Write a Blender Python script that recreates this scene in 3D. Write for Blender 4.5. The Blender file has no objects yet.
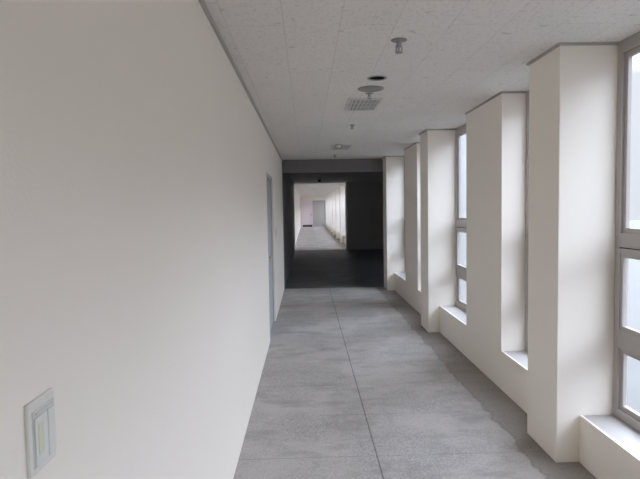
import bpy, bmesh, math
from mathutils import Matrix, Vector

S = bpy.context.scene
COL = S.collection

# ------------------------------------------------------------------ camera
EYE = 1.6
cd = bpy.data.cameras.new('camera')
cam = bpy.data.objects.new('camera', cd)
COL.objects.link(cam)
cd.sensor_fit = 'HORIZONTAL'
cd.sensor_width = 36.0
cd.lens = 540.0 / 640.0 * 36.0
cd.clip_start, cd.clip_end = 0.05, 600
YAW, PITCH, ROLL = 0.02424, -0.05891, -0.01675
fw = Vector((math.sin(YAW) * math.cos(PITCH), math.cos(YAW) * math.cos(PITCH), math.sin(PITCH)))
r0 = Vector((math.cos(YAW), -math.sin(YAW), 0))
u0 = r0.cross(fw)
rt = r0 * math.cos(ROLL) + u0 * math.sin(ROLL)
up = -r0 * math.sin(ROLL) + u0 * math.cos(ROLL)
cam.matrix_world = Matrix(((rt.x, up.x, -fw.x, 0), (rt.y, up.y, -fw.y, 0), (rt.z, up.z, -fw.z, EYE), (0, 0, 0, 1)))
S.camera = cam

# ------------------------------------------------------------------ overcast sky, exposure
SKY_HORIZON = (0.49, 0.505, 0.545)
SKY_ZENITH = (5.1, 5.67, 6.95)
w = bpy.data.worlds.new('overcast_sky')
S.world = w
w.use_nodes = True
nt = w.node_tree
nt.nodes.clear()
tc = nt.nodes.new('ShaderNodeTexCoord')
sx = nt.nodes.new('ShaderNodeSeparateXYZ')
nt.links.new(tc.outputs['Generated'], sx.inputs[0])
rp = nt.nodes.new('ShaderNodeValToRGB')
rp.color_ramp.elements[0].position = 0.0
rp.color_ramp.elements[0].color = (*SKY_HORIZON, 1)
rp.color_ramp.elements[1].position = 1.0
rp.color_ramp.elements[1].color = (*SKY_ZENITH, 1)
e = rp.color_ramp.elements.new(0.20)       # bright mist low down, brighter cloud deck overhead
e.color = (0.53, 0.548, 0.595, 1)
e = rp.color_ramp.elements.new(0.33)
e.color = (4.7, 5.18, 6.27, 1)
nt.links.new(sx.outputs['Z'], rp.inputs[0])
bg = nt.nodes.new('ShaderNodeBackground')
bg.inputs['Strength'].default_value = 1.0
# the cloud deck is brighter ahead (the sun stands behind it there)
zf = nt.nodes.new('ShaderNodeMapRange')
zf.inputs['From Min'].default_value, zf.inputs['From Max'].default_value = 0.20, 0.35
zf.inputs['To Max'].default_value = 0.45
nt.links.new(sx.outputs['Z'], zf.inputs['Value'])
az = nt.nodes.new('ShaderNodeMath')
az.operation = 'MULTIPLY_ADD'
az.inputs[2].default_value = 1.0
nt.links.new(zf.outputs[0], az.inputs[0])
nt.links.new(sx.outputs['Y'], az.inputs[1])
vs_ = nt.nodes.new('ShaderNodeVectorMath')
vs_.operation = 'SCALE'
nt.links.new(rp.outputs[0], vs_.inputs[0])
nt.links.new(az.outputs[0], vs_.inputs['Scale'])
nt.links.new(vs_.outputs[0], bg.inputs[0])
wo = nt.nodes.new('ShaderNodeOutputWorld')
nt.links.new(bg.outputs[0], wo.inputs[0])

S.view_settings.view_transform = 'Standard'
S.view_settings.look = 'None'
S.view_settings.gamma = 1.0
S.view_settings.use_curve_mapping = False
S.view_settings.exposure = 0.75
try:
    S.cycles.max_bounces = 16
    S.cycles.diffuse_bounces = 10
except Exception:
    pass


def portal(name, x, y0, y1, z0, z1):
    """sky portal over the outer side of a window row (guides sampling, gives no light)"""
    d = bpy.data.lights.new(name, 'AREA')
    d.shape = 'RECTANGLE'
    d.size, d.size_y = z1 - z0, y1 - y0
    d.cycles.is_portal = True
    o = bpy.data.objects.new(name, d)
    COL.objects.link(o)
    o.location = (x, (y0 + y1) / 2, (z0 + z1) / 2)
    o.rotation_euler = (0, math.radians(90), 0)      # -Z looks towards -X, into the corridor
    return o


# ------------------------------------------------------------------ materials
def mat(name, color, rough=0.6, metal=0.0, spec=0.4, mottle=0.0, mottle_scale=3.0, bump=0.0, bump_scale=80.0):
    m = bpy.data.materials.new(name)
    m.use_nodes = True
    t = m.node_tree
    b = t.nodes['Principled BSDF']
    b.inputs['Roughness'].default_value = rough
    b.inputs['Metallic'].default_value = metal
    b.inputs['Specular IOR Level'].default_value = spec
    co = t.nodes.new('ShaderNodeTexCoord')
    n = t.nodes.new('ShaderNodeTexNoise')
    n.inputs['Scale'].default_value = mottle_scale
    n.inputs['Detail'].default_value = 5
    t.links.new(co.outputs['Object'], n.inputs['Vector'])
    mx = t.nodes.new('ShaderNodeMix')
    mx.data_type = 'RGBA'
    k = 1 - mottle
    mx.inputs['A'].default_value = (color[0] * k, color[1] * k, color[2] * k, 1)
    k = 1 + mottle
    mx.inputs['B'].default_value = (min(1, color[0] * k), min(1, color[1] * k), min(1, color[2] * k), 1)
    t.links.new(n.outputs[0], mx.inputs['Factor'])
    t.links.new(mx.outputs['Result'], b.inputs['Base Color'])
    if bump:
        n2 = t.nodes.new('ShaderNodeTexNoise')
        n2.inputs['Scale'].default_value = bump_scale
        t.links.new(co.outputs['Object'], n2.inputs['Vector'])
        bp = t.nodes.new('ShaderNodeBump')
        bp.inputs['Strength'].default_value = bump
        bp.inputs['Distance'].default_value = 0.004
        t.links.new(n2.outputs[0], bp.inputs['Height'])
        t.links.new(bp.outputs[0], b.inputs['Normal'])
    return m


class NG:
    """tiny helper to write node maths"""
    def __init__(s, m):
        s.t = m.node_tree
        s.b = s.t.nodes['Principled BSDF']

    def new(s, k, **kw):
        n = s.t.nodes.new(k)
        for a, v in kw.items():
            setattr(n, a, v)
        return n

    def put(s, sock, v):
        if hasattr(v, 'node'):
            s.t.links.new(v, sock)
        else:
            sock.default_value = v

    def math(s, op, a, b=0.0, c=None):
        n = s.new('ShaderNodeMath', operation=op)
        s.put(n.inputs[0], a)
        s.put(n.inputs[1], b)
        if c is not None:
            s.put(n.inputs[2], c)
        return n.outputs[0]

    def noise(s, vec, scale, detail=3, rough=0.5):
        n = s.new('ShaderNodeTexNoise')
        n.inputs['Scale'].default_value = scale
        n.inputs['Detail'].default_value = detail
        n.inputs['Roughness'].default_value = rough
        s.t.links.new(vec, n.inputs['Vector'])
        return n.outputs[0]

    def step(s, v, a, b):
        n = s.new('ShaderNodeMapRange')
        n.interpolation_type = 'SMOOTHSTEP'
        s.put(n.inputs['Value'], v)
        n.inputs['From Min'].default_value = a
        n.inputs['From Max'].default_value = b
        return n.outputs[0]

    def mix(s, f, a, b):
        n = s.new('ShaderNodeMix', data_type='RGBA')
        s.put(n.inputs['Factor'], f)
        s.put(n.inputs['A'], a if hasattr(a, 'node') else (*a, 1))
        s.put(n.inputs['B'], b if hasattr(b, 'node') else (*b, 1))
        return n.outputs['Result']


def terrazzo(name, base, dark, lightc, border=True, seams=True):
    m = bpy.data.materials.new(name)
    m.use_nodes = True
    g = NG(m)
    co = g.new('ShaderNodeTexCoord').outputs['Object']
    sp = g.new('ShaderNodeSeparateXYZ')
    g.t.links.new(co, sp.inputs[0])
    X, Y = sp.outputs['X'], sp.outputs['Y']
    # marble chips
    v = g.new('ShaderNodeTexVoronoi')
    v.inputs['Scale'].default_value = 130
    g.t.links.new(co, v.inputs['Vector'])
    bw = g.new('ShaderNodeRGBToBW')
    g.t.links.new(v.outputs['Color'], bw.inputs[0])
    chips = bw.outputs[0]
    c = g.mix(g.step(chips, 0.3, 0.75), dark, lightc)
    c = g.mix(0.55, base, c)
    # worn, dusty patches
    big = g.noise(co, 1.1, 4, 0.6)
    c = g.mix(g.math('MULTIPLY', g.step(big, 0.42, 0.60), 0.55), c, tuple(x * 1.30 for x in base))
    ms = g.new('ShaderNodeMapping')
    ms.inputs['Scale'].default_value = (0.55, 1.0, 1.0)      # darker patches stretched across the corridor
    g.t.links.new(co, ms.inputs['Vector'])
    mid = g.noise(ms.outputs[0], 3.6, 6, 0.68)
    c = g.mix(g.math('MULTIPLY', g.step(mid, 0.48, 0.66), 0.55), c, tuple(x * 0.66 for x in base))
    if seams:
        fx = g.math('ABSOLUTE', g.math('SUBTRACT', X, 0.425))
        sxm = g.math('SUBTRACT', 1.0, g.step(fx, 0.003, 0.0065))
        fy = g.math('ABSOLUTE', g.math('SUBTRACT', g.math('MODULO', g.math('ADD', Y, 9.8 - 3.377 + 0.35), 0.70), 0.35))
        sym = g.math('MULTIPLY', g.math('SUBTRACT', 1.0, g.step(fy, 0.003, 0.008)), 0.28)
        # each cross joint collects grime unevenly
        sym = g.math('MULTIPLY', sym, g.step(g.noise(co, 2.0, 3), 0.35, 0.6))
        seam = g.math('MAXIMUM', g.math('MULTIPLY', sxm, 0.62), sym)
        c = g.mix(seam, c, (0.045, 0.043, 0.042))
    if border:
        jag = g.noise(co, 3.2, 6, 0.7)
        edge = g.math('ADD', X, g.math('MULTIPLY', g.math('SUBTRACT', jag, 0.5), 0.22))
        bm_ = g.step(edge, 1.365, 1.385)
        c = g.mix(g.math('MULTIPLY', bm_, 0.55), c, (0.215, 0.187, 0.155))
        line = g.math('SUBTRACT', 1.0, g.step(g.math('ABSOLUTE', g.math('SUBTRACT', edge, 1.375)), 0.004, 0.02))
        c = g.mix(g.math('MULTIPLY', line, 0.35), c, (0.13, 0.12, 0.11))
    g.t.links.new(c, g.b.inputs['Base Color'])
    g.t.links.new(g.math('ADD', 0.42, g.math('MULTIPLY', mid, 0.22)), g.b.inputs['Roughness'])
    g.b.inputs['Specular IOR Level'].default_value = 0.22
    return m


def ceiling_tiles(name, base):
    m = bpy.data.materials.new(name)
    m.use_nodes = True
    g = NG(m)
    co = g.new('ShaderNodeTexCoord').outputs['Object']
    sp = g.new('ShaderNodeSeparateXYZ')
    g.t.links.new(co, sp.inputs[0])
    cb = g.new('ShaderNodeCombineXYZ')
    g.t.links.new(g.math('ADD', sp.outputs['Y'], 12.49), cb.inputs[0])
    g.t.links.new(g.math('ADD', sp.outputs['X'], 5.94), cb.inputs[1])
    br = g.new('ShaderNodeTexBrick')
    br.offset = 0.5
    br.inputs['Scale'].default_value = 1
    br.inputs['Brick Width'].default_value = 0.64
    br.inputs['Row Height'].default_value = 0.292
    br.inputs['Mortar Size'].default_value = 0.0022
    br.inputs['Mortar Smooth'].default_value = 0.3
    br.inputs['Color1'].default_value = (*base, 1)
    br.inputs['Color2'].default_value = (*[x * 0.955 for x in base], 1)
    br.inputs['Mortar'].default_value = (*[x * 0.80 for x in base], 1)
    g.t.links.new(cb.outputs[0], br.inputs['Vector'])
    # fissured mineral fibre: short pits
    mp = g.new('ShaderNodeMapping')
    mp.inputs['Scale'].default_value = (1.0, 0.55, 1.0)
    g.t.links.new(co, mp.inputs['Vector'])
    pit = g.step(g.noise(mp.outputs[0], 60, 4, 0.7), 0.52, 0.66)
    c = g.mix(g.math('MULTIPLY', pit, 0.30), br.outputs['Color'], tuple(x * 0.45 for x in base))
    blot = g.noise(co, 6.0, 4, 0.6)
    c = g.mix(g.math('MULTIPLY', g.step(blot, 0.55, 0.75), 0.10), c, tuple(x * 0.6 for x in base))
    spot = g.noise(co, 14.0, 1, 0.3)
    c = g.mix(g.math('MULTIPLY', g.step(spot, 0.73, 0.78), 0.35), c, tuple(x * 0.45 for x in base))
    g.t.links.new(c, g.b.inputs['Base Color'])
    g.b.inputs['Roughness'].default_value = 0.9
    g.b.inputs['Specular IOR Level'].default_value = 0.1
    return m


def glass(name):
    m = bpy.data.materials.new(name)
    m.use_nodes = True
    t = m.node_tree
    t.nodes.clear()
    o = t.nodes.new('ShaderNodeOutputMaterial')
    tr = t.nodes.new('ShaderNodeBsdfTransparent')
    tr.inputs[0].default_value = (0.965, 0.977, 0.983, 1)
    gl = t.nodes.new('ShaderNodeBsdfGlossy')
    gl.inputs['Roughness'].default_value = 0.03
    fr = t.nodes.new('ShaderNodeFresnel')
    fr.inputs['IOR'].default_value = 1.35
    mx = t.nodes.new('ShaderNodeMixShader')
    ge = t.nodes.new('ShaderNodeNewGeometry')
    fm = t.nodes.new('ShaderNodeMix')              # leaving the pane: no second reflection
    t.links.new(ge.outputs['Backfacing'], fm.inputs['Factor'])
    t.links.new(fr.outputs[0], fm.inputs['A'])
    fm.inputs['B'].default_value = 0.0
    t.links.new(fm.outputs['Result'], mx.inputs[0])
    t.links.new(tr.outputs[0], mx.inputs[1])
    t.links.new(gl.outputs[0], mx.inputs[2])
    t.links.new(mx.outputs[0], o.inputs[0])
    return m


def switch_rocker_mat(name):
    """off-white plastic with a worn yellowish marker patch"""
    m = mat(name, (0.76, 0.76, 0.71), 0.4, spec=0.5, mottle=0.03)
    return m


M = {
    'paint': mat('cream_wall_paint', (0.90, 0.838, 0.752), 0.55, spec=0.3, mottle=0.02, mottle_scale=1.2, bump=0.12, bump_scale=120),
    'sill': mat('dusty_sill_paint', (0.49, 0.465, 0.435), 0.5, mottle=0.03, mottle_scale=9),
    'floor': terrazzo('worn_grey_terrazzo', (0.392, 0.365, 0.337), (0.256, 0.239, 0.223), (0.495, 0.463, 0.430)),
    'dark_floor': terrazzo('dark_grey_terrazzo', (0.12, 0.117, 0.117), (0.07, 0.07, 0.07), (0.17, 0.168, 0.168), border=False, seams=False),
    'ceiling': ceiling_tiles('mineral_fibre_tiles', (0.78, 0.75, 0.71)),
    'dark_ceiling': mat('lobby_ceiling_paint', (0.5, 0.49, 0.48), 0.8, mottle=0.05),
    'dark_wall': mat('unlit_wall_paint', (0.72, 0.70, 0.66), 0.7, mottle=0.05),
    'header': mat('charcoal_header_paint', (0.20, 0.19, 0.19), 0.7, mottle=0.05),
    'trim': mat('grey_ceiling_angle', (0.42, 0.405, 0.38), 0.5, metal=0.0),
    'frame': mat('taupe_aluminium', (0.43, 0.395, 0.37), 0.42, spec=0.5, mottle=0.04, mottle_scale=6),
    'gasket': mat('black_rubber_gasket', (0.05, 0.05, 0.05), 0.7),
    'glass': glass('clear_glass'),
    'door': mat('blue_grey_door_paint', (0.415, 0.425, 0.43), 0.5, mottle=0.04),
    'door_frame': mat('grey_steel_door_frame', (0.43, 0.43, 0.43), 0.45, mottle=0.03),
    'brass': mat('dull_brass', (0.66, 0.61, 0.46), 0.4, metal=0.6),
    'chrome': mat('dull_chrome', (0.42, 0.42, 0.40), 0.4, metal=0.7),
    'plate': mat('offwhite_switch_plastic', (0.77, 0.755, 0.70), 0.4, spec=0.5, mottle=0.03),
    'rocker': switch_rocker_mat('offwhite_rocker_plastic'),
    'bezel': mat('greyed_switch_plastic', (0.66, 0.65, 0.61), 0.45),
    'yellowed': mat('yellowed_plastic', (0.70, 0.71, 0.56), 0.45),
    'grey_metal': mat('grey_painted_metal', (0.30, 0.295, 0.28), 0.55, mottle=0.04),
    'pale_metal': mat('pale_grey_painted_metal', (0.64, 0.62, 0.58), 0.5, mottle=0.04),
    'black': mat('matt_black', (0.018, 0.018, 0.018), 0.8),
    'pink': mat('pale_pink_door_paint', (0.92, 0.82, 0.88), 0.5, mottle=0.02),
    'grey_door': mat('pale_grey_door_paint', (0.50, 0.47, 0.43), 0.5, mottle=0.03),
    'render': mat('pale_facade_render', (0.36, 0.355, 0.345), 0.8, mottle=0.06, mottle_scale=0.6),
    'ground': mat('misty_scrubland', (0.066, 0.062, 0.056), 0.9, mottle=0.15, mottle_scale=0.3),
}


# ------------------------------------------------------------------ geometry helpers
def box(bm, x0, x1, y0, y1, z0, z1, bev=0.0):
    r = bmesh.ops.create_cube(bm, size=1.0)
    vs = r['verts']
    for v in vs:
        v.co = Vector(((x0 + x1) / 2 + v.co.x * (x1 - x0), (y0 + y1) / 2 + v.co.y * (y1 - y0), (z0 + z1) / 2 + v.co.z * (z1 - z0)))
    if bev:
        es = list({e for v in vs for e in v.link_edges})
        bmesh.ops.bevel(bm, geom=es, offset=bev, segments=2, affect='EDGES', profile=0.6)


def lathe(bm, prof, seg=32, cx=0.0, cy=0.0):
    """profile of (radius, z) turned about the z axis"""
    rings = []
    for r, z in prof:
        if r < 1e-6:
            rings.append([bm.verts.new((cx, cy, z))])
        else:
            rings.append([bm.verts.new((cx + r * math.cos(2 * math.pi * i / seg), cy + r * math.sin(2 * math.pi * i / seg), z)) for i in range(seg)])
    for a, b in zip(rings, rings[1:]):
        for i in range(seg):
            j = (i + 1) % seg
            if len(a) == 1 and len(b) == 1:
                continue
            if len(a) == 1:
                bm.faces.new((a[0], b[i], b[j]))
            elif len(b) == 1:
                bm.faces.new((a[i], b[0], a[j]))
            else:
                bm.faces.new((a[i], b[i], b[j], a[j]))
    bmesh.ops.recalc_face_normals(bm, faces=bm.faces)


def obj(name, bm, m, parent=None, smooth=False):
    me = bpy.data.meshes.new(name)
    bmesh.ops.recalc_face_normals(bm, faces=bm.faces)
    bm.to_mesh(me)
    bm.free()
    for mm in (m if isinstance(m, (list, tuple)) else [m]):
        me.materials.append(mm)
    if smooth:
        for p in me.polygons:
            p.use_smooth = True
        try:
            me.set_sharp_from_angle(angle=math.radians(35))
        except Exception:
            pass
    o = bpy.data.objects.new(name, me)
    COL.objects.link(o)
    if parent:
        o.parent = parent
    return o


def tag(o, label, cat=None, group=None, kind=None):
    o['label'] = label
    if cat:
        o['category'] = cat
    if group:
        o['group'] = group
    if kind:
        o['kind'] = kind
    return o


def empty(name, loc=(0, 0, 0)):
    o = bpy.data.objects.new(name, None)
    o.empty_display_size = 0.1
    COL.objects.link(o)
    o.location = loc
    return o


def struct(name, bm, m, label, cat):
    return tag(obj(name, bm, m), label, cat, kind='structure')


def copy_tree(o, parent=None):
    c = o.copy()
    COL.objects.link(c)
    c.parent = parent
    for ch in list(o.children):
        copy_tree(ch, c)
    return c


# ------------------------------------------------------------------ measures of the corridor
XL = -0.4636          # left wall face
XP = 1.515            # face of the pillars
XW = 1.66            # face of the window wall
XF = 1.862            # inner face of the window frames
XO = 1.922             # outer face of the window wall
CH = 2.5466           # ceiling
PITCH_Y = 3.495       # from pillar to pillar
Y0 = 3.215            # near face of the first pillar in view
PD, WA, WB = 0.442, 1.345, 2.36   # pillar depth, wall start, second window start
YB, YLOB, YFAR, YEND = -3.775, 10.68, 20.46, 45.155
TH = 0.15
LOBX = 5.2

portal('daylight_portal', XO + 0.06, YB, YLOB, 0.28, CH)
portal('daylight_portal', XO + 0.06, YFAR, YEND, 0.28, CH)

# ------------------------------------------------------------------ floor and ceiling
bm = bmesh.new()
box(bm, XL - TH, XO, YB - 0.2, YLOB, -0.2, 0)
struct('floor', bm, M['floor'], 'worn grey terrazzo floor of the near corridor with one long joint', 'floor')
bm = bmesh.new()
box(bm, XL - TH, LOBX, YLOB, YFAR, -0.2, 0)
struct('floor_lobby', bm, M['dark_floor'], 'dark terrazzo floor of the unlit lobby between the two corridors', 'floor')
bm = bmesh.new()
box(bm, XL - TH - 0.05, XO, YFAR, YEND + 0.2, -0.2, 0)
struct('floor_far', bm, M['floor'], 'pale terrazzo floor of the far corridor beyond the dark lobby', 'floor')

# near ceiling: tiles with a round hole for the recessed downlight
HX, HY, HR = 0.538, 4.03, 0.062
bm = bmesh.new()
x0, x1, y0, y1, h = XL - TH, XO, YB - 0.2, YLOB, 0.12
xs, ys = [x0, HX - h, HX + h, x1], [y0, HY - h, HY + h, y1]
gv = [[bm.verts.new((x, y, CH)) for y in ys] for x in xs]
for i in range(3):
    for j in range(3):
        if (i, j) != (1, 1):
            bm.faces.new((gv[i][j], gv[i][j + 1], gv[i + 1][j + 1], gv[i + 1][j]))
N = 32
circ = [bm.verts.new((HX + HR * math.cos(2 * math.pi * k / N), HY + HR * math.sin(2 * math.pi * k / N), CH)) for k in range(N)]
cor = [gv[2][2], gv[1][2], gv[1][1], gv[2][1]]          # at 45, 135, 225, 315 degrees
for q in range(4):
    a0 = N // 8 + q * N // 4
    c0, c1 = cor[q], cor[(q + 1) % 4]
    for k in range(N // 4):
        va, vb = circ[(a0 + k) % N], circ[(a0 + k + 1) % N]
        bm.faces.new((c0 if k < N // 8 else c1, va, vb))
    bm.faces.new((c0, circ[(a0 + N // 8) % N], c1))
tops = [bm.verts.new((x, y, CH + 0.25)) for x, y in ((x0, y0), (x1, y0), (x1, y1), (x0, y1))]
bm.faces.new(tops)
cl = struct('ceiling', bm, M['ceiling'], 'speckled white mineral tile ceiling of the near corridor', 'ceiling')
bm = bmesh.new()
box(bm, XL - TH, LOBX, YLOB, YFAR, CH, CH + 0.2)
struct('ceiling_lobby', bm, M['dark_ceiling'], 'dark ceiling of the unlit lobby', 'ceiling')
bm = bmesh.new()
box(bm, XL - TH - 0.05, XO, YFAR, YEND + 0.2, CH, CH + 0.2)
struct('ceiling_far', bm, M['ceiling'], 'white tile ceiling of the far corridor beyond the lobby', 'ceiling')

# ------------------------------------------------------------------ left side
DY0, DY1, DZ = 6.42, 7.60, 2.03
bm = bmesh.new()
box(bm, XL - TH, XL, YB - 0.2, DY0, 0, CH)
box(bm, XL - TH, XL, DY1, YLOB, 0, CH)
box(bm, XL - TH, XL, DY0, DY1, DZ, CH)
struct('wall_left', bm, M['paint'], 'long bare cream wall on the left of the near corridor', 'wall')
bm = bmesh.new()
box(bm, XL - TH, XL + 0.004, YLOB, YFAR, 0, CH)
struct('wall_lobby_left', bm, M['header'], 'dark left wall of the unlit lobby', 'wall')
bm = bmesh.new()
box(bm, XL - TH - 0.05, XL - 0.04, YFAR, YEND, 0, CH)
struct('wall_far_left', bm, M['paint'], 'cream left wall of the far corridor', 'wall')

# ------------------------------------------------------------------ right side: window wall, pillars, windows
SILL = 0.338


def window_wall(name, ypil, y_first, y_last, label, sill_of):
    bm = bmesh.new()
    for y in ypil:
        a, b = max(y_first, y + WA), min(y_last, y + WB)
        if b > a:
            box(bm, XW, XO, a, b, 0, CH)
        for c, d in ((y + PD, y + WA), (y + WB, y + PITCH_Y)):
            c, d = max(c, y_first), min(d, y_last)
            if d > c:
                box(bm, XW, XO, c, d, 0, sill_of(c) - 0.012)
                box(bm, XW, XW + 0.016, c, d, sill_of(c) - 0.012, sill_of(c))
    return struct(name, bm, M['paint'], label, 'wall')


def near_sill(y):
    return 0.297 if 1.5 < y < 3.0 else SILL


near_p = [Y0 + PITCH_Y * k for k in (-2, -1, 0, 1)]
far_p = [Y0 + PITCH_Y * k for k in range(5, 12)]
window_wall('wall_right', near_p, YB, YLOB, 'cream parapet and wall sections between the near windows', near_sill)
window_wall('wall_far_right', far_p, YFAR, YEND, 'cream parapet and wall sections along the far corridor', near_sill)

near_names = ['cream wall pillar behind the viewpoint, outside the picture', 'cream wall pillar level with the viewpoint, outside the picture',
              'large cream pillar nearest on the right, reaching from ceiling to floor', 'second cream pillar along the right side of the corridor',
              'third cream pillar on the right, where the dark lobby starts']
order = ['first', 'second', 'third', 'fourth', 'fifth', 'sixth', 'seventh']
pil = [(y, n) for y, n in zip(near_p + [Y0 + 2 * PITCH_Y], near_names)]
pil += [(y, 'cream pillar beyond the lobby, %s one along the far corridor' % order[i]) for i, y in enumerate(far_p)]
for y, lab in pil:
    bm = bmesh.new()
    box(bm, XP, XO, y, y + PD, 0, CH, 0.006)
    struct('pillar', bm, M['paint'], lab, 'pillar')

# one window of each width, then copies: outer frame with two transoms, awning sash, three panes, sill board
T1, T2 = (1.335, 1.42), (0.728, 0.815)


def make_window(name, wid, sill):
    root = empty(name)
    d0, d1 = XF, XF + 0.060
    bm = bmesh.new()
    j = 0.05
    box(bm, d0, d1, 0, j, sill, CH, 0.004)                    # jambs
    box(bm, d0, d1, wid - j, wid, sill, CH, 0.004)
    box(bm, d0, d1, j, wid - j, CH - 0.075, CH, 0.004)        # head
    box(bm, d0, d1, j, wid - j, sill, sill + 0.055, 0.004)    # bottom rail
    box(bm, d0, d1, j, wid - j, *T1, 0.004)                   # transoms
    box(bm, d0, d1, j, wid - j, *T2, 0.004)
    obj('frame', bm, M['frame'], root)
    lights = [(sill + 0.055, T2[0]), (T2[1], T1[0]), (T1[1], CH - 0.075)]
    for i, (a, b) in enumerate(lights):
        bead = 0.03 if i != 1 else 0.052
        s0 = d0 + (0.016 if i != 1 else -0.012)
        s1 = d0 + (0.042 if i != 1 else 0.014)
        g0 = d0 + (0.030 if i != 1 else 0.004)
        bm = bmesh.new()
        y0, y1 = j, wid - j
        if i == 1:                                             # the opening sash sits in a dark rubber gasket
            gk = bmesh.new()
            for q in ((y0, y0 + .02, a, b), (y1 - .02, y1, a, b), (y0 + .02, y1 - .02, a, a + .02), (y0 + .02, y1 - .02, b - .02, b)):
                box(gk, d0 + .006, d0 + .012, *q)
            a, b, y0, y1 = a + .005, b - .005, y0 + .005, y1 - .005
        box(bm, s0, s1, y0, y0 + bead, a, b, 0.003)
        box(bm, s0, s1, y1 - bead, y1, a, b, 0.003)
        box(bm, s0, s1, y0 + bead, y1 - bead, a, a + bead, 0.003)
        box(bm, s0, s1, y0 + bead, y1 - bead, b - bead, b, 0.003)
        if i == 1:
            for q in ((y0, y0 + .03, a, b), (y1 - .03, y1, a, b), (y0 + .03, y1 - .03, a, a + .03), (y0 + .03, y1 - .03, b - .03, b)):
                box(bm, s0 - 0.006, s0, *q, 0.002)             # raised outer lip
        sash = obj('glazing_bead' if i != 1 else 'awning_sash', bm, M['frame'], root)
        bm = bmesh.new()
        box(bm, g0, g0 + 0.005, y0 + bead - 0.004, y1 - bead + 0.004, a + bead - 0.004, b - bead + 0.004)
        obj('pane', bm, M['glass'], sash)
        if i == 1:
            obj('gasket', gk, M['gasket'], sash)
            bm = bmesh.new()
            box(bm, s0 - 0.022, s0, wid / 2 - 0.012, wid / 2 + 0.012, a + 0.01, a + 0.035, 0.004)
            box(bm, s0 - 0.03, s0 - 0.016, wid / 2 - 0.009, wid / 2 + 0.075, a + 0.016, a + 0.029, 0.004)
            obj('latch', bm, M['chrome'], sash)
    bm = bmesh.new()
    box(bm, XW + 0.016, XO, 0, wid, sill - 0.012, sill - 0.0015, 0.001)
    obj('sill', bm, M['sill'], root)
    return root


wa, wb = WA - PD, PITCH_Y - WB
protos = {}
wn = 0


def place_window(y, wid, sill, label):
    global wn
    wn += 1
    key = (round(wid, 3), sill)
    if key not in protos:
        o = make_window('window_%d' % wn, wid, sill)
        protos[key] = o
    else:
        o = copy_tree(protos[key])
        o.name = 'window_%d' % wn
    o.location.y = y
    tag(o, label, 'window', kind='structure')


wl = {(-2, 0): 'narrow window behind the viewpoint, outside the picture', (-2, 1): 'wide window behind the viewpoint, outside the picture',
      (-1, 0): 'narrow window beside the viewpoint, outside the picture', (-1, 1): 'nearest tall three-pane window cut by the right picture edge',
      (0, 0): 'tall window in the niche just behind the nearest pillar', (0, 1): 'tall window in the niche just before the second pillar',
      (1, 0): 'narrow slit of window seen just behind the second pillar', (1, 1): 'window niche just before the third pillar, next to the dark lobby'}
for k, y in zip((-2, -1, 0, 1), near_p):
    place_window(y + PD, wa, SILL, wl[(k, 0)])
    place_window(y + WB, wb, 0.297 if k == -1 else SILL, wl[(k, 1)])
for i, y in enumerate(far_p):
    place_window(y + PD, wa, SILL, 'far corridor window just past its %s pillar' % order[i])
    place_window(y + WB, wb, SILL, 'far corridor window just before its %s pillar' % order[i + 1] if i < 6 else 'last far corridor window, against the end wall')

# ------------------------------------------------------------------ ceiling angle trims
bm = bmesh.new()
box(bm, XL, XL + 0.016, YB, YLOB, CH - 0.02, CH)
struct('trim_1', bm, M['trim'], 'thin grey ceiling angle along the left wall', 'trim')
bm = bmesh.new()
a, b = CH - 0.016, CH
t = 0.012
for y in near_p + [Y0 + 2 * PITCH_Y]:
    box(bm, XP - t, XP, y - t, y + PD + t, a, b)
    box(bm, XP, XF, y - t, y, a, b)
    if y + PD < YLOB - 0.1:
        box(bm, XP, XF, y + PD, y + PD + t, a, b)
        box(bm, XW - t, XW, y + WA - t, y + WB + t, a, b)
        box(bm, XW, XF, y + WA - t, y + WA, a, b)
        box(bm, XW, XF, y + WB, y + WB + t, a, b)
struct('trim_2', bm, M['trim'], 'thin grey ceiling angle around the right pillars and niches', 'trim')

# ------------------------------------------------------------------ lobby and ends
bm = bmesh.new()
box(bm, XL, XO, YLOB, YLOB + 0.25, CH - 0.255, CH)
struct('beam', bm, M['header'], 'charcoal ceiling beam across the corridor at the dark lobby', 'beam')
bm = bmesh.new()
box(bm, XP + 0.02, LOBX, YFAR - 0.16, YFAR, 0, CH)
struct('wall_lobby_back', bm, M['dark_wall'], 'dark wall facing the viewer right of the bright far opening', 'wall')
bm = bmesh.new()
LW = (12.8, 14.2, 1.1, 2.3)  # unseen window opening, added so that some daylight reaches the lobby walls
box(bm, LOBX, LOBX + 0.15, YLOB, LW[0], 0, CH)
box(bm, LOBX, LOBX + 0.15, LW[1], YFAR, 0, CH)
box(bm, LOBX, LOBX + 0.15, LW[0], LW[1], 0, LW[2])
box(bm, LOBX, LOBX + 0.15, LW[0], LW[1], LW[3], CH)
struct('wall_lobby_right', bm, M['dark_wall'], 'dark far right wall of the lobby, hidden behind the pillar', 'wall')
portal('daylight_portal', LOBX + 0.2, *LW)
lw = tag(empty('window_40', (LOBX, 0, 0)), 'unseen window added to light the lobby, hidden behind the pillar', 'window', kind='structure')
bm = bmesh.new()
for q in ((LW[0], LW[0] + .05, LW[2], LW[3]), (LW[1] - .05, LW[1], LW[2], LW[3]), (LW[0] + .05, LW[1] - .05, LW[2], LW[2] + .05), (LW[0] + .05, LW[1] - .05, LW[3] - .05, LW[3])):
    box(bm, 0.05, 0.11, *q, 0.004)
lwf = obj('frame', bm, M['frame'], lw)
bm = bmesh.new()
box(bm, 0.077, 0.083, LW[0] + .045, LW[1] - .045, LW[2] + .045, LW[3] - .045)
obj('pane', bm, M['glass'], lwf)
bm = bmesh.new()                                             # the stair hall stands out of the facade as a wing
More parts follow.
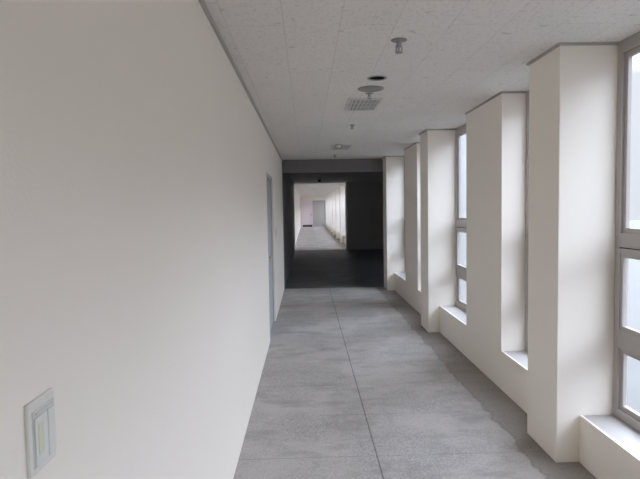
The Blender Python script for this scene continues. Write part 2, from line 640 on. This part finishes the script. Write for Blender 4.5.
box(bm, XO + 0.004, LOBX + 0.6, YLOB - 0.30, YLOB - 0.15, -7, 9)
struct('wall_wing', bm, M['render'], 'pale outside wall of the projecting wing, seen through the farther windows', 'wall')
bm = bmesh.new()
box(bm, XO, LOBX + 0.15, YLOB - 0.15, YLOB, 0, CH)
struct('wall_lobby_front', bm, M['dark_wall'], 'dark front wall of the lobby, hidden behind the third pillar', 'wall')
bm = bmesh.new()
box(bm, XL - TH, XO, YB - 0.35, YB - 0.2, 0, CH)
struct('wall_back', bm, M['paint'], 'cream end wall behind the viewpoint, outside the picture', 'wall')
# filler of the window wall behind the rear-most pillar
bm = bmesh.new()
box(bm, XW, XO, YB - 0.2, YB, 0, CH)
struct('wall_back_corner', bm, M['paint'], 'cream wall corner behind the viewpoint, outside the picture', 'wall')
bm = bmesh.new()
box(bm, XP + 0.06, XO, YFAR, far_p[0], 0, CH)
struct('wall_far_front', bm, M['paint'], 'cream wall strip just inside the bright far opening', 'wall')
# casing of the far opening
bm = bmesh.new()
box(bm, XL - 0.04, XL + 0.012, YFAR - 0.05, YFAR + 0.12, 0, CH - 0.012)
box(bm, XP - 0.012, XP + 0.06, YFAR - 0.05, YFAR + 0.12, 0, CH - 0.012)
box(bm, XL - 0.04, XP + 0.06, YFAR - 0.05, YFAR + 0.12, CH - 0.012, CH)
struct('trim_3', bm, M['door_frame'], 'pale casing around the bright opening of the far corridor', 'trim')

# end wall of the far corridor with its two doors
bm = bmesh.new()
box(bm, XL - 0.2, XL + 0.09, YEND, YEND + 0.2, 0, CH)
box(bm, XL + 0.09, 1.60, YEND, YEND + 0.2, 2.20, CH)
box(bm, 1.60, XO, YEND, YEND + 0.2, 0, CH)
struct('wall_end', bm, M['paint'], 'cream end wall above the two doors of the far corridor', 'wall')


def end_door(name, xa, xb, m, label, kick):
    root = tag(empty(name, (0, YEND + 0.08, 0)), label, 'door', kind='structure')
    bm = bmesh.new()
    box(bm, xa, xa + 0.05, -0.06, 0.04, 0, 2.2)
    box(bm, xb - 0.05, xb, -0.06, 0.04, 0, 2.2)
    box(bm, xa + 0.05, xb - 0.05, -0.06, 0.04, 2.14, 2.2)
    obj('frame', bm, M['door_frame'] if not kick else m, root)
    bm = bmesh.new()
    box(bm, xa + 0.05, xb - 0.05, -0.01, 0.035, 0.005, 2.14)
    leaf = obj('leaf', bm, m, root)
    bm = bmesh.new()
    hx = xb - 0.13 if kick else xa + 0.13
    box(bm, hx - 0.02, hx + 0.02, -0.02, -0.01, 0.96, 1.08, 0.003)
    box(bm, hx - 0.06, hx + 0.06, -0.06, -0.04, 1.02, 1.04, 0.004)
    box(bm, hx - 0.01, hx + 0.01, -0.05, -0.015, 1.02, 1.04)
    obj('handle', bm, M['chrome'], leaf)
    if kick:
        bm = bmesh.new()
        box(bm, xa + 0.05, xb - 0.05, -0.016, -0.01, 0.006, 0.17)
        tag(obj('kick_plate', bm, M['black'], leaf), 'black kick plate')


end_door('door_2', XL + 0.09, 0.53, M['pink'], 'pale pink door with dark base at the end of the far corridor', True)
end_door('door_3', 0.53, 1.60, M['grey_door'], 'pale grey door beside the pink one at the corridor end', False)

# ------------------------------------------------------------------ grey door in the left wall
door = tag(empty('door_1', (XL, DY0, 0)), 'blue grey flush door with brass knob in the left wall', 'door', kind='structure')
W = DY1 - DY0
bm = bmesh.new()
box(bm, -0.10, 0.004, 0, 0.045, 0, DZ, 0.002)
box(bm, -0.10, -0.02, W - 0.045, W, 0, DZ, 0.002)
box(bm, -0.10, -0.004, 0.045, W - 0.045, DZ - 0.045, DZ, 0.002)
obj('frame', bm, M['door_frame'], door)
bm = bmesh.new()
box(bm, -0.075, -0.03, 0.048, W - 0.048, 0.008, DZ - 0.048, 0.002)
leaf = obj('leaf', bm, M['door'], door)
bm = bmesh.new()
bmk = bmesh.new()
lathe(bmk, [(0, 0), (0.03, 0), (0.03, 0.006), (0.012, 0.010), (0.011, 0.028), (0.022, 0.034), (0.027, 0.046), (0.024, 0.058), (0.012, 0.064), (0, 0.064)], 24)
bmesh.ops.rotate(bmk, verts=bmk.verts, cent=(0, 0, 0), matrix=Matrix.Rotation(math.radians(90), 3, 'Y'))
bmesh.ops.translate(bmk, verts=bmk.verts, vec=(-0.03, 0.20, 1.0))
bm.free()
tag(obj('knob', bmk, M['brass'], leaf, smooth=True), 'small brass door knob')

# ------------------------------------------------------------------ light switches on the left wall
sw = tag(empty('light_switch', (XL, 0.914, 1.226)), 'off-white plastic light switch plate low at the left picture edge', 'light switch')
bm = bmesh.new()
box(bm, 0, 0.0075, -0.046, 0.044, -0.061, 0.062, 0.003)
obj('plate', bm, M['plate'], sw)
bm = bmesh.new()
box(bm, 0.0075, 0.0085, -0.036, 0.040, -0.050, 0.046, 0.0006)
obj('bezel', bm, M['bezel'], sw)
for ya, yb in ((-0.033, 0.009), (0.012, 0.037)):
    bm = bmesh.new()
    box(bm, 0.0085, 0.0115, ya, yb, -0.047, 0.034, 0.0015)
    rk = obj('rocker', bm, M['rocker'], sw)
    if ya < 0:
        bm = bmesh.new()
        box(bm, 0.0115, 0.0122, ya + 0.008, ya + 0.026, -0.030, 0.022, 0.0002)
        tag(obj('marker', bm, M['yellowed'], rk), 'yellowed marker')
bm = bmesh.new()
box(bm, 0.0085, 0.0100, -0.026, 0.036, 0.038, 0.041, 0.0005)
obj('label_slot', bm, M['bezel'], sw)

sw2 = tag(empty('light_switch', (XL, 8.09, 1.25)), 'small white light switch on the wall just past the grey door', 'light switch')
bm = bmesh.new()
box(bm, 0, 0.010, -0.04, 0.04, -0.062, 0.062, 0.003)
obj('plate', bm, M['plate'], sw2)
bm = bmesh.new()
box(bm, 0.010, 0.014, -0.018, 0.018, -0.032, 0.032, 0.0015)
obj('rocker', bm, M['rocker'], sw2)

# ------------------------------------------------------------------ things on the ceiling
def make_sprinkler():
    root = empty('fire_sprinkler')
    bm = bmesh.new()
    lathe(bm, [(0, 0), (0.040, 0), (0.040, -0.003), (0.030, -0.007), (0.016, -0.009), (0, -0.009)], 28)
    obj('escutcheon', bm, M['grey_metal'], root, True)
    bm = bmesh.new()
    lathe(bm, [(0.013, -0.008), (0.013, -0.030), (0.016, -0.031), (0.016, -0.040), (0.010, -0.042), (0, -0.042)], 20)
    for s in (-1, 1):                                        # yoke arms
        box(bm, s * 0.014 - 0.003, s * 0.014 + 0.003, -0.003, 0.003, -0.066, -0.038)
    box(bm, -0.017, 0.017, -0.0035, 0.0035, -0.069, -0.064)
    obj('body', bm, M['chrome'], root, True)
    bm = bmesh.new()
    lathe(bm, [(0, -0.041), (0.0035, -0.042), (0.0035, -0.064), (0, -0.065)], 12)
    obj('bulb', bm, M['grey_metal'], root, True)
    bm = bmesh.new()
    lathe(bm, [(0, -0.069), (0.019, -0.069), (0.019, -0.0725), (0, -0.074)], 20)
    obj('deflector', bm, M['grey_metal'], root, True)
    return root


SP = [(0.545, 3.128, 'metal ceiling sprinkler nearest the viewer, with wide round collar'),
      (0.543, 4.56, 'small ceiling sprinkler between the round speaker and the vent grille'),
      (0.544, 6.29, 'ceiling sprinkler alone between the two vent grilles'),
      (0.536, 9.84, 'farthest ceiling sprinkler, just before the dark lobby')]
sp0 = make_sprinkler()
for i, (x, y, lab) in enumerate(SP):
    o = sp0 if i == 0 else copy_tree(sp0)
    o.location = (x, y, CH)
    tag(o, lab, 'sprinkler', 'sprinklers along the near ceiling')
    if i == 0:
        o.scale = (1.15, 1.15, 1.0)
    else:
        o.scale = (0.9, 0.9, 0.65)

dl = tag(empty('downlight', (HX, HY, CH)), 'small dark recessed round downlight in the ceiling', 'downlight')
bm = bmesh.new()
lathe(bm, [(0.058, 0.002), (0.058, -0.004), (0.066, -0.006), (0.074, -0.003), (0.074, 0), (0.058, 0.002)], 32)
obj('trim_ring', bm, M['grey_metal'], dl, True)
bm = bmesh.new()
lathe(bm, [(0.060, 0.0), (0.058, 0.05), (0.052, 0.11), (0, 0.115)], 32)
obj('reflector_can', bm, M['black'], dl, True)
bm = bmesh.new()
lathe(bm, [(0, 0.035), (0.020, 0.04), (0.030, 0.06), (0.026, 0.085), (0.014, 0.105), (0, 0.112)], 20)
obj('bulb', bm, M['black'], dl, True)

spk = tag(empty('ceiling_speaker', (0.532, 4.375, CH)), 'round grey speaker grille on the ceiling beside the dark downlight', 'speaker')
bm = bmesh.new()
lathe(bm, [(0.090, 0), (0.104, 0), (0.104, -0.006), (0.097, -0.010), (0.090, -0.008), (0.090, 0)], 40)
obj('rim', bm, M['grey_metal'], spk, True)
bm = bmesh.new()
lathe(bm, [(0.091, -0.003), (0.091, -0.007), (0.085, -0.009), (0.083, -0.0075), (0.077, -0.0075), (0.075, -0.0095), (0.067, -0.0095), (0.065, -0.008), (0.058, -0.008), (0.056, -0.010),
           (0.046, -0.010), (0.044, -0.0085), (0.035, -0.0085), (0.033, -0.0105), (0.020, -0.0105), (0.018, -0.009), (0.010, -0.009), (0.008, -0.0105), (0, -0.0105)], 40)
obj('grille', bm, M['grey_metal'], spk, True)


def make_grille():
    root = empty('air_grille')
    hw, hl, f = 0.150, 0.272, 0.022
    bm = bmesh.new()
    for a in ((-hw, hw, -hl, -hl + f), (-hw, hw, hl - f, hl), (-hw, -hw + f, -hl + f, hl - f), (hw - f, hw, -hl + f, hl - f)):
        box(bm, *a, -0.014, 0, 0.002)
    obj('frame', bm, M['pale_metal'], root)
    bm = bmesh.new()
    box(bm, -hw + f, hw - f, -hl + f, hl - f, -0.003, -0.001)
    obj('backing', bm, M['grey_metal'], root)
    n = 7
    for k in range(n):
        x = -hw + f + (2 * (hw - f)) * (k + 0.5) / n
        bm = bmesh.new()
        box(bm, -0.010, 0.010, -hl + f, hl - f, -0.001, 0.001)
        bmesh.ops.rotate(bm, verts=bm.verts, cent=(0, 0, 0), matrix=Matrix.Rotation(math.radians(38), 3, 'Y'))
        bmesh.ops.translate(bm, verts=bm.verts, vec=(x, 0, -0.0085))
        obj('slat', bm, M['pale_metal'], root)
    for y in (-0.09, 0.09):
        bm = bmesh.new()
        box(bm, -hw + f, hw - f, y - 0.006, y + 0.006, -0.016, -0.012)
        obj('crossbar', bm, M['pale_metal'], root)
    return root


g0 = make_grille()
for i, (x, y, lab) in enumerate([(0.535, 5.02, 'rectangular slatted ceiling vent just past the round speaker'),
                                 (0.560, 8.55, 'slatted ceiling vent near the dark lobby, farther of the near two'),
                                 (0.45, 27.2, 'slatted ceiling vent in the far corridor beyond the lobby')]):
    o = g0 if i == 0 else copy_tree(g0)
    o.location = (x, y, CH)
    tag(o, lab, 'vent', 'slatted vents in the ceilings')

det = tag(empty('smoke_detector', (0.46, 18.3, CH)), 'dark smoke detector on the lobby ceiling above the bright opening', 'smoke detector')
bm = bmesh.new()
lathe(bm, [(0, 0), (0.07, 0), (0.07, -0.02), (0.06, -0.03), (0, -0.03)], 24)
obj('base', bm, M['black'], det, True)
bm = bmesh.new()
lathe(bm, [(0.05, -0.03), (0.05, -0.055), (0.035, -0.085), (0.015, -0.09), (0, -0.09)], 24)
obj('sensor_dome', bm, M['black'], det, True)

det = tag(empty('smoke_detector', (0.50, 8.19, CH)), 'white smoke detector dome beside the farther near-corridor vent', 'smoke detector')
bm = bmesh.new()
lathe(bm, [(0, 0), (0.052, 0), (0.052, -0.012), (0.046, -0.018), (0, -0.018)], 24)
obj('base', bm, M['sill'], det, True)
bm = bmesh.new()
lathe(bm, [(0.036, -0.018), (0.036, -0.034), (0.026, -0.050), (0, -0.054)], 24)
obj('sensor_dome', bm, M['plate'], det, True)

# ------------------------------------------------------------------ outside
bm = bmesh.new()
box(bm, XO + 2.0, 260, -160, 260, -7.3, -7.0)
struct('ground_outside', bm, M['ground'], 'misty grey ground far below the windows', 'ground')
